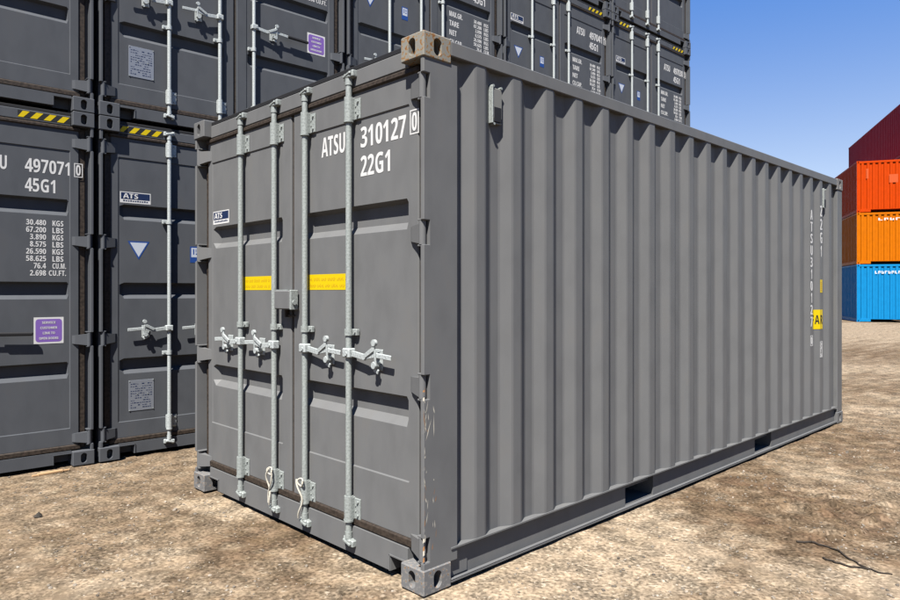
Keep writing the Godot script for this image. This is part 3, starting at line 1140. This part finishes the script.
func ground_tone(x: float, z: float) -> float:
	var k := 0.42 + 0.10 * N1.get_noise_2d(x, z) + 0.13 * N2.get_noise_2d(x * 0.7, z * 0.7)
	for p in PATCH:
		var dx: float = x - p[0]
		var dz: float = z - p[1]
		var u: float = (dx * 0.7175 + dz * 0.6965) / p[2]
		var w: float = (dx * 0.6965 - dz * 0.7175) / p[3]
		var d := sqrt(u * u + w * w)
		if d < 2.2:
			d += 0.55 * N2.get_noise_2d(x * 1.3 + p[0], z * 1.3) + 0.35 * N3.get_noise_2d(x * 0.6, z * 0.6)
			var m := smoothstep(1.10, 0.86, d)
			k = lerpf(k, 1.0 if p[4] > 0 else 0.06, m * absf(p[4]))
	var crust := N3.get_noise_2d(x * 0.45 + 40.0, z * 0.45)
	k += 0.30 * smoothstep(0.22, 0.42, crust) - 0.14 * smoothstep(0.2, 0.5, -crust)
	return clampf(k, 0.0, 1.0)

func axis_points(lo: float, a: float, b: float, hi: float, step: float) -> PackedFloat32Array:
	var left := PackedFloat32Array()
	var s := step
	var x := a
	while x > lo:
		s *= 1.13
		x -= s
		left.append(x)
	left.reverse()
	x = a
	while x < b:
		left.append(x)
		x += step
	s = step
	while x < hi:
		left.append(x)
		s *= 1.075
		x += s
	left.append(hi)
	return left

func grain_image() -> Array:
	var S := 1024
	var f := FastNoiseLite.new()
	f.noise_type = FastNoiseLite.TYPE_SIMPLEX_SMOOTH
	f.frequency = 0.09
	f.fractal_octaves = 4
	f.seed = 5
	var fine := f.get_seamless_image(S, S).get_data()
	f.frequency = 0.012
	f.fractal_octaves = 5
	f.seed = 8
	var mid := f.get_seamless_image(S, S).get_data()
	f.frequency = 0.065
	f.fractal_octaves = 4
	f.seed = 29
	var flake := f.get_seamless_image(S, S).get_data()
	f.noise_type = FastNoiseLite.TYPE_CELLULAR
	f.cellular_return_type = FastNoiseLite.RETURN_DISTANCE
	f.frequency = 0.055
	f.fractal_octaves = 1
	f.seed = 3
	var cell := f.get_seamless_image(S, S).get_data()
	f.frequency = 0.028
	f.seed = 13
	var cell2 := f.get_seamless_image(S, S).get_data()
	var rgb := PackedByteArray()
	rgb.resize(S * S * 3)
	var hgt := PackedByteArray()
	hgt.resize(S * S)
	for i in S * S:
		var a := fine[i] / 255.0
		var m := mid[i] / 255.0
		var cl := cell[i] / 255.0
		var c2 := cell2[i] / 255.0
		var v := 0.64 + 0.26 * (a - 0.5) + 0.30 * (m - 0.5)
		var peb := smoothstep(0.30, 0.12, cl) * smoothstep(0.42, 0.62, m)
		var peb2 := smoothstep(0.20, 0.07, c2) * smoothstep(0.50, 0.60, a + 0.25 * (m - 0.5))
		var fl := smoothstep(0.60, 0.68, flake[i] / 255.0)
		v = lerpf(v, 0.92, 0.50 * fl)
		v = lerpf(v, 0.90, 0.55 * peb)
		v = lerpf(v, 0.97, 0.7 * peb2)
		v -= 0.07 * smoothstep(0.40, 0.28, a)
		var warm := 0.02 * (m - 0.5) - 0.03 * peb2
		rgb[i * 3] = clampi(int(255.0 * (v + warm)), 0, 255)
		rgb[i * 3 + 1] = clampi(int(255.0 * (v - 0.008)), 0, 255)
		rgb[i * 3 + 2] = clampi(int(255.0 * (v - 0.02 - warm)), 0, 255)
		hgt[i] = clampi(int(255.0 * (0.35 + 0.35 * (a - 0.5) + 0.25 * (m - 0.5) + 0.25 * peb + 0.30 * peb2)), 0, 255)
	return [Image.create_from_data(S, S, false, Image.FORMAT_RGB8, rgb), Image.create_from_data(S, S, false, Image.FORMAT_L8, hgt)]

func ground() -> void:
	N1.seed = 2; N1.frequency = 0.35; N1.fractal_octaves = 3
	N2.seed = 4; N2.frequency = 1.6; N2.fractal_octaves = 4
	N3.seed = 6; N3.frequency = 7.0; N3.fractal_octaves = 3
	NR.seed = 19; NR.frequency = 1.5; NR.fractal_octaves = 3
	var xs := axis_points(-60.0, -2.4, 5.6, 120.0, 0.028)
	var zs := axis_points(-90.0, -4.0, 2.2, 60.0, 0.028)
	var v := PackedVector3Array()
	var n := PackedVector3Array()
	var c := PackedColorArray()
	var uv := PackedVector2Array()
	var dark := Color(0.135, 0.094, 0.060)
	var pale := Color(0.350, 0.284, 0.208)
	for z in zs:
		for x in xs:
			v.append(Vector3(x, ground_y(x, z), z))
			var k := ground_tone(x, z)
			var col := dark.lerp(pale, k)
			c.append(col)
			uv.append(Vector2(x, z) / 2.6)
	var nx := xs.size()
	n.resize(v.size())
	var ix := PackedInt32Array()
	for j in zs.size():
		for i in nx:
			var a := v[j * nx + maxi(i - 1, 0)]
			var b := v[j * nx + mini(i + 1, nx - 1)]
			var d := v[maxi(j - 1, 0) * nx + i]
			var e := v[mini(j + 1, zs.size() - 1) * nx + i]
			n[j * nx + i] = (e - d).cross(b - a).normalized()
			if i < nx - 1 and j < zs.size() - 1:
				var p := j * nx + i
				ix.append_array(PackedInt32Array([p, p + 1, p + nx + 1, p, p + nx + 1, p + nx]))
	var arr := []
	arr.resize(Mesh.ARRAY_MAX)
	arr[Mesh.ARRAY_VERTEX] = v
	arr[Mesh.ARRAY_NORMAL] = n
	arr[Mesh.ARRAY_COLOR] = c
	arr[Mesh.ARRAY_TEX_UV] = uv
	arr[Mesh.ARRAY_INDEX] = ix
	var am := ArrayMesh.new()
	am.add_surface_from_arrays(Mesh.PRIMITIVE_TRIANGLES, arr)
	var gi := grain_image()
	var m := mat(Color(1, 1, 1), 0.95)
	m.albedo_texture = ImageTexture.create_from_image(gi[0])
	m.vertex_color_use_as_albedo = true
	m.heightmap_enabled = true
	m.heightmap_texture = ImageTexture.create_from_image(gi[1])
	m.heightmap_scale = 0.9
	m.metallic_specular = 0.12
	var o := part(self, "ground", am, m)
	o.set_meta("kind", "structure")

func pebbles() -> void:
	var b := MB.new()
	var r := RandomNumberGenerator.new()
	r.seed = 41
	var ico := [Vector3(0, 1, 0)]
	for k in 5:
		ico.append(Vector3(cos(TAU * k / 5) * 0.9, 0.35 + r.randf_range(-0.2, 0.2), sin(TAU * k / 5) * 0.9))
	for k in 5:
		ico.append(Vector3(cos(TAU * (k + 0.5) / 5), -0.35 + r.randf_range(-0.2, 0.2), sin(TAU * (k + 0.5) / 5)))
	ico.append(Vector3(0, -0.8, 0))
	for k in 5:
		var k1 := (k + 1) % 5
		for t in [[0, 1 + k, 1 + k1], [1 + k, 6 + k, 1 + k1], [1 + k1, 6 + k, 6 + k1], [6 + k, 11, 6 + k1]]:
			b.out([ico[t[0]], ico[t[1]], ico[t[2]]], Vector3.ZERO)
	var mesh := b.mesh()
	var mm := MultiMesh.new()
	mm.transform_format = MultiMesh.TRANSFORM_3D
	mm.use_colors = true
	mm.mesh = mesh
	var places := []
	var cols := []
	while places.size() < 9000:
		var x := r.randf_range(-2.2, 9.0)
		var z := r.randf_range(-3.9, 2.1)
		if x > -0.05 and z < 0.08 and z > -2.5:
			continue
		if z > 0.0 and x < -1.2:
			continue
		if N2.get_noise_2d(x * 0.8 + 9.0, z * 0.8) + r.randf_range(-0.35, 0.35) < 0.0:
			continue
		var s := 0.0025 + 0.0075 * pow(r.randf(), 3.5)
		if r.randf() < 0.012:
			s *= 1.8
		var bs := Basis.from_euler(Vector3(r.randf_range(-0.5, 0.5), r.randf() * TAU, r.randf_range(-0.5, 0.5))) * Basis.from_scale(Vector3(s * r.randf_range(0.8, 1.4), s * r.randf_range(0.45, 0.8), s * r.randf_range(0.8, 1.3)))
		places.append(Transform3D(bs, Vector3(x, ground_y(x, z) + s * 0.25, z)))
		var t := r.randf()
		var g := lerpf(0.055, 0.21, t * t)
		cols.append(Color(g, g * 0.86, g * 0.70))
	mm.instance_count = places.size()
	for i in places.size():
		mm.set_instance_transform(i, places[i])
		mm.set_instance_color(i, cols[i])
	var o := MultiMeshInstance3D.new()
	o.name = "gravel"
	o.multimesh = mm
	var m := mat(Color(1, 1, 1), 0.9)
	m.vertex_color_use_as_albedo = true
	o.material_override = m
	add_child(o)
	tag(o, "loose pale gravel and crumbs scattered over the dirt", "gravel", "", "stuff")

func debris() -> void:
	var r := RandomNumberGenerator.new()
	r.seed = 6
	# thin dark forked twig
	var b := MB.new()
	var a := [Vector3(1.983, 0, 0.915), Vector3(2.03, 0, 0.985), Vector3(2.02, 0, 1.06), Vector3(1.985, 0, 1.14), Vector3(1.90, 0, 1.21), Vector3(1.84, 0, 1.29), Vector3(1.835, 0, 1.36), Vector3(1.851, 0, 1.43)]
	var d := [Vector3(1.835, 0, 1.10), Vector3(1.80, 0, 1.17), Vector3(1.80, 0, 1.25), Vector3(1.838, 0, 1.345)]
	for path in [a, d]:
		var pts := []
		for i in path.size() - 1:
			for k in 4:
				var q: Vector3 = path[i].lerp(path[i + 1], k / 4.0)
				q += Vector3(r.randf_range(-0.006, 0.006), 0, r.randf_range(-0.006, 0.006))
				q.y = ground_y(q.x, q.z) + 0.006
				pts.append(q)
		for i in pts.size() - 1:
			var t := i / float(pts.size())
			b.cyl(pts[i], pts[i + 1], 0.0062 * (1.0 - 0.55 * t), 7, 0.0062 * (1.0 - 0.55 * (i + 1.0) / pts.size()))
	var tw := part(self, "twig", b.mesh(), M.bark)
	tag(tw, "thin dark forked twig lying on the rutted dirt", "twig")
	# dark stone
	b = MB.new()
	var c := Vector3(-0.959, ground_y(-0.959, -2.513) + 0.010, -2.513)
	var pts := []
	for i in 9:
		pts.append(c + Vector3(cos(TAU * i / 9) * r.randf_range(0.018, 0.034), r.randf_range(-0.008, 0.002), sin(TAU * i / 9) * r.randf_range(0.014, 0.024)))
	for i in 9:
		var j := (i + 1) % 9
		b.out([pts[i], pts[j], c + Vector3(0.006, 0.024, 0)], c)
		b.out([pts[i], pts[j], c + Vector3(0, -0.016, 0)], c)
	var stn := part(self, "stone", b.mesh(), M.stone_dark)
	tag(stn, "small dark stone on the open dirt before the stacked containers", "stone")
	# splintered wood by the sill
	b = MB.new()
	var y := ground_y(-0.56, -3.70) + 0.012
	b.xf = Transform3D(Basis(Vector3.UP, 0.05), Vector3(-0.57, y, -3.72))
	b.box(Vector3(-0.11, -0.010, -0.018), Vector3(0.07, 0.008, 0.016), 0.003)
	b.box(Vector3(-0.15, -0.010, -0.008), Vector3(-0.10, 0.003, 0.012), 0.002)
	b.box(Vector3(0.06, -0.010, -0.012), Vector3(0.12, 0.002, 0.004), 0.002)
	var wd := part(self, "wood_scrap", b.mesh(), M.wood)
	tag(wd, "splintered piece of pale wood lying under the sill of container 497071", "wood scrap")

# ---------------------------------------------------------------- far stacks
func far_container(m: Material, H: float, where: Vector3, turn: float, label: String) -> Node3D:
	var root := Node3D.new()
	root.name = numbered("shipping_container")
	add_child(root)
	frame(root, H, 12.192, m, false, false, [m])
	end_wall(root, H, m, 0.0, false, true)
	end_wall(root, H, m, -12.192, true, false)
	root.position = where
	root.rotation.y = turn
	tag(root, label, "container", "coloured containers across the yard")
	return root

func far_marks(c: Node3D, n: int, x: float, y: float, w: float, h: float) -> void:
	# a row of white characters too far away to read
	var b := MB.new()
	var step := w / n
	for i in n:
		var x0 := x + i * step
		b.box(Vector3(x0, y, -0.0098), Vector3(x0 + step * 0.28, y + h, -0.0088))
		b.box(Vector3(x0 + step * 0.28, y + (h * 0.75 if i % 2 else 0.0), -0.0098), Vector3(x0 + step * 0.72, y + (h if i % 2 else h * 0.25), -0.0088))
		if i % 3:
			b.box(Vector3(x0 + step * 0.50, y + h * 0.25, -0.0098), Vector3(x0 + step * 0.72, y + h * 0.75, -0.0088))
	part(c, "white_marking", b.mesh(), M.white)

func _ready() -> void:
	# camera: level, with a small lens shift
	var cam := Camera3D.new()
	cam.name = "camera"
	cam.position = Vector3(-2.0854, 1.3955, 2.3095)
	cam.rotation.y = -0.77054
	cam.set_frustum(NEAR * 600.0 / FOCAL, Vector2(1.8, -8.43) * NEAR / FOCAL, NEAR, 600.0)
	add_child(cam)
	cam.current = true
	# sky, exposure
	var env := Environment.new()
	env.background_mode = Environment.BG_SKY
	var sky := Sky.new()
	var sm := ProceduralSkyMaterial.new()
	sm.sky_top_color = Color(0.078, 0.285, 0.52)
	sm.sky_horizon_color = Color(0.64, 0.68, 0.685)
	sm.sky_curve = 0.12
	sm.ground_bottom_color = Color(0.34, 0.29, 0.24)
	sm.ground_horizon_color = Color(0.48, 0.44, 0.38)
	sm.sun_angle_max = 1.0
	sky.sky_material = sm
	env.sky = sky
	env.background_energy_multiplier = 0.80
	env.tonemap_mode = Environment.TONE_MAPPER_LINEAR
	env.tonemap_exposure = 3.8
	env.sdfgi_enabled = true
	env.ssao_enabled = true
	env.ssil_enabled = true
	var we := WorldEnvironment.new()
	we.name = "environment"
	we.environment = env
	add_child(we)
	# sun: from the left, behind the camera
	var sun := DirectionalLight3D.new()
	sun.name = "sun"
	sun.basis = Basis.looking_at(Vector3(1.0, -1.85, -0.57).normalized(), Vector3.UP)
	sun.light_energy = 1.6
	sun.light_color = Color(1.0, 0.98, 0.95)
	sun.light_angular_distance = 0.5
	sun.shadow_enabled = true
	add_child(sun)

	materials()
	M.worn_dark = M.dark_paint
	M.rust_spot = mat(lin(0.17, 0.085, 0.035), 0.85)
	ground()

	# the container in front
	var front := door_container("shipping_container", true)
	front.position = Vector3(0, 0, -W)
	front.rotation.y = -PI / 2
	tag(front, "mid grey container marked 310127 standing apart with rusty corner", "container")
	small_prints(front)
	front_extras(front)

	# the stack of high cubes behind it
	var proto := door_container("shipping_container", false)
	high_prints(proto)
	var A := -0.0306
	var u := Vector3(cos(A), 0, -sin(A))
	var o := Vector3(-0.209, -0.0286, -3.7895)
	var used := false
	var copies := []
	var names := {
		"-1_0": "dark grey container marked 497071 resting on the dirt, bottom of its stack",
		"0_0": "dark grey container on the dirt, first along from the one marked 497071",
		"1_0": "dark grey container on the dirt, second along from the one marked 497071",
		"2_0": "dark grey container on the dirt, third along from the one marked 497071",
		"3_0": "dark grey container on the dirt, fourth along from the one marked 497071",
		"-1_1": "dark grey container stacked directly on the one marked 497071",
		"0_1": "dark grey middle-tier container with purple sticker, two along from the one marked 497041",
		"1_1": "dark grey middle-tier container between purple sticker one and the one marked 497041",
		"2_1": "dark grey container marked 497041 in the middle tier of the stack",
		"3_1": "dark grey container marked 497030 at the open end of the middle tier",
		"1_2": "dark grey top-tier container farthest from the open end of the stack",
		"2_2": "dark grey top-tier container, next to the one at the open end of its tier",
		"3_2": "dark grey container at the open end of the stack's top tier",
	}
	for t in 3:
		for k in range(-1, 4):
			var key := "%d_%d" % [k, t]
			if not names.has(key):
				continue
			var c: Node3D
			if not used:
				c = proto
				used = true
			else:
				c = proto.duplicate()
				c.name = numbered("shipping_container")
				add_child(c)
				copies.append(c)
			c.position = o + u * (k * 2.474) + Vector3(0, t * 2.900, 0)
			c.rotation.y = A
			tag(c, names[key], "container", "dark grey containers stacked in a row")
			c.set_meta("cell", key)
	for c in [proto] + copies:
		var key: String = c.get_meta("cell")
		if key == "-1_0":
			high_number(c, "497071", "0")
		elif key == "2_1":
			high_number(c, "497041", "1")
		elif key == "3_1":
			high_number(c, "497030", "3")
		else:
			high_number(c, "", "")

	# coloured stacks across the yard
	var turn := deg_to_rad(-63.05)
	var P := Vector3(36.63, -0.130, -8.04)
	var blue := far_container(M.blue_paint, 2.896, P, turn, "bright blue container at the foot of the orange stack")
	var amber := far_container(M.amber_paint, 2.591, P + Vector3(0, 2.90, 0), turn, "amber orange container on top of the blue one")
	var orange := far_container(M.orange_paint, 2.591, P + Vector3(0, 5.495, 0), turn, "red-orange container topmost on the stack above the blue one")
	far_marks(blue, 10, 0.80, 2.42, 1.45, 0.14)
	far_marks(amber, 5, 0.95, 2.18, 1.25, 0.12)
	var b := MB.new()
	b.box(Vector3(1.42, 1.45, -0.0099), Vector3(1.80, 1.86, -0.0089))
	b.box(Vector3(0.42, 1.70, -0.0099), Vector3(0.52, 2.20, -0.0089))
	part(orange, "faded_patch", b.mesh(), mat(lin(0.27, 0.040, 0.006), 0.7))
	var rt := Vector3(0.4532, 0, 0.8914)
	var dir := Vector3(0.8914, 0, -0.4532)
	var Q := P + rt * 2.72 + dir * 3.0
	far_container(M.maroon_paint, 2.896, Q, turn, "maroon container on the ground behind the orange stack")
	far_container(M.blue_paint, 2.896, Q + Vector3(0, 2.90, 0), turn, "blue container hidden between maroon and grey-green ones behind the orange stack")
	far_container(M.green_paint, 2.896, Q + Vector3(0, 5.80, 0), turn, "grey-green container directly under the topmost maroon one")
	far_container(M.maroon_paint, 2.896, Q + Vector3(0, 8.70, 0), turn, "maroon container topmost of all, rising behind the orange stack")

	pebbles()
	debris()
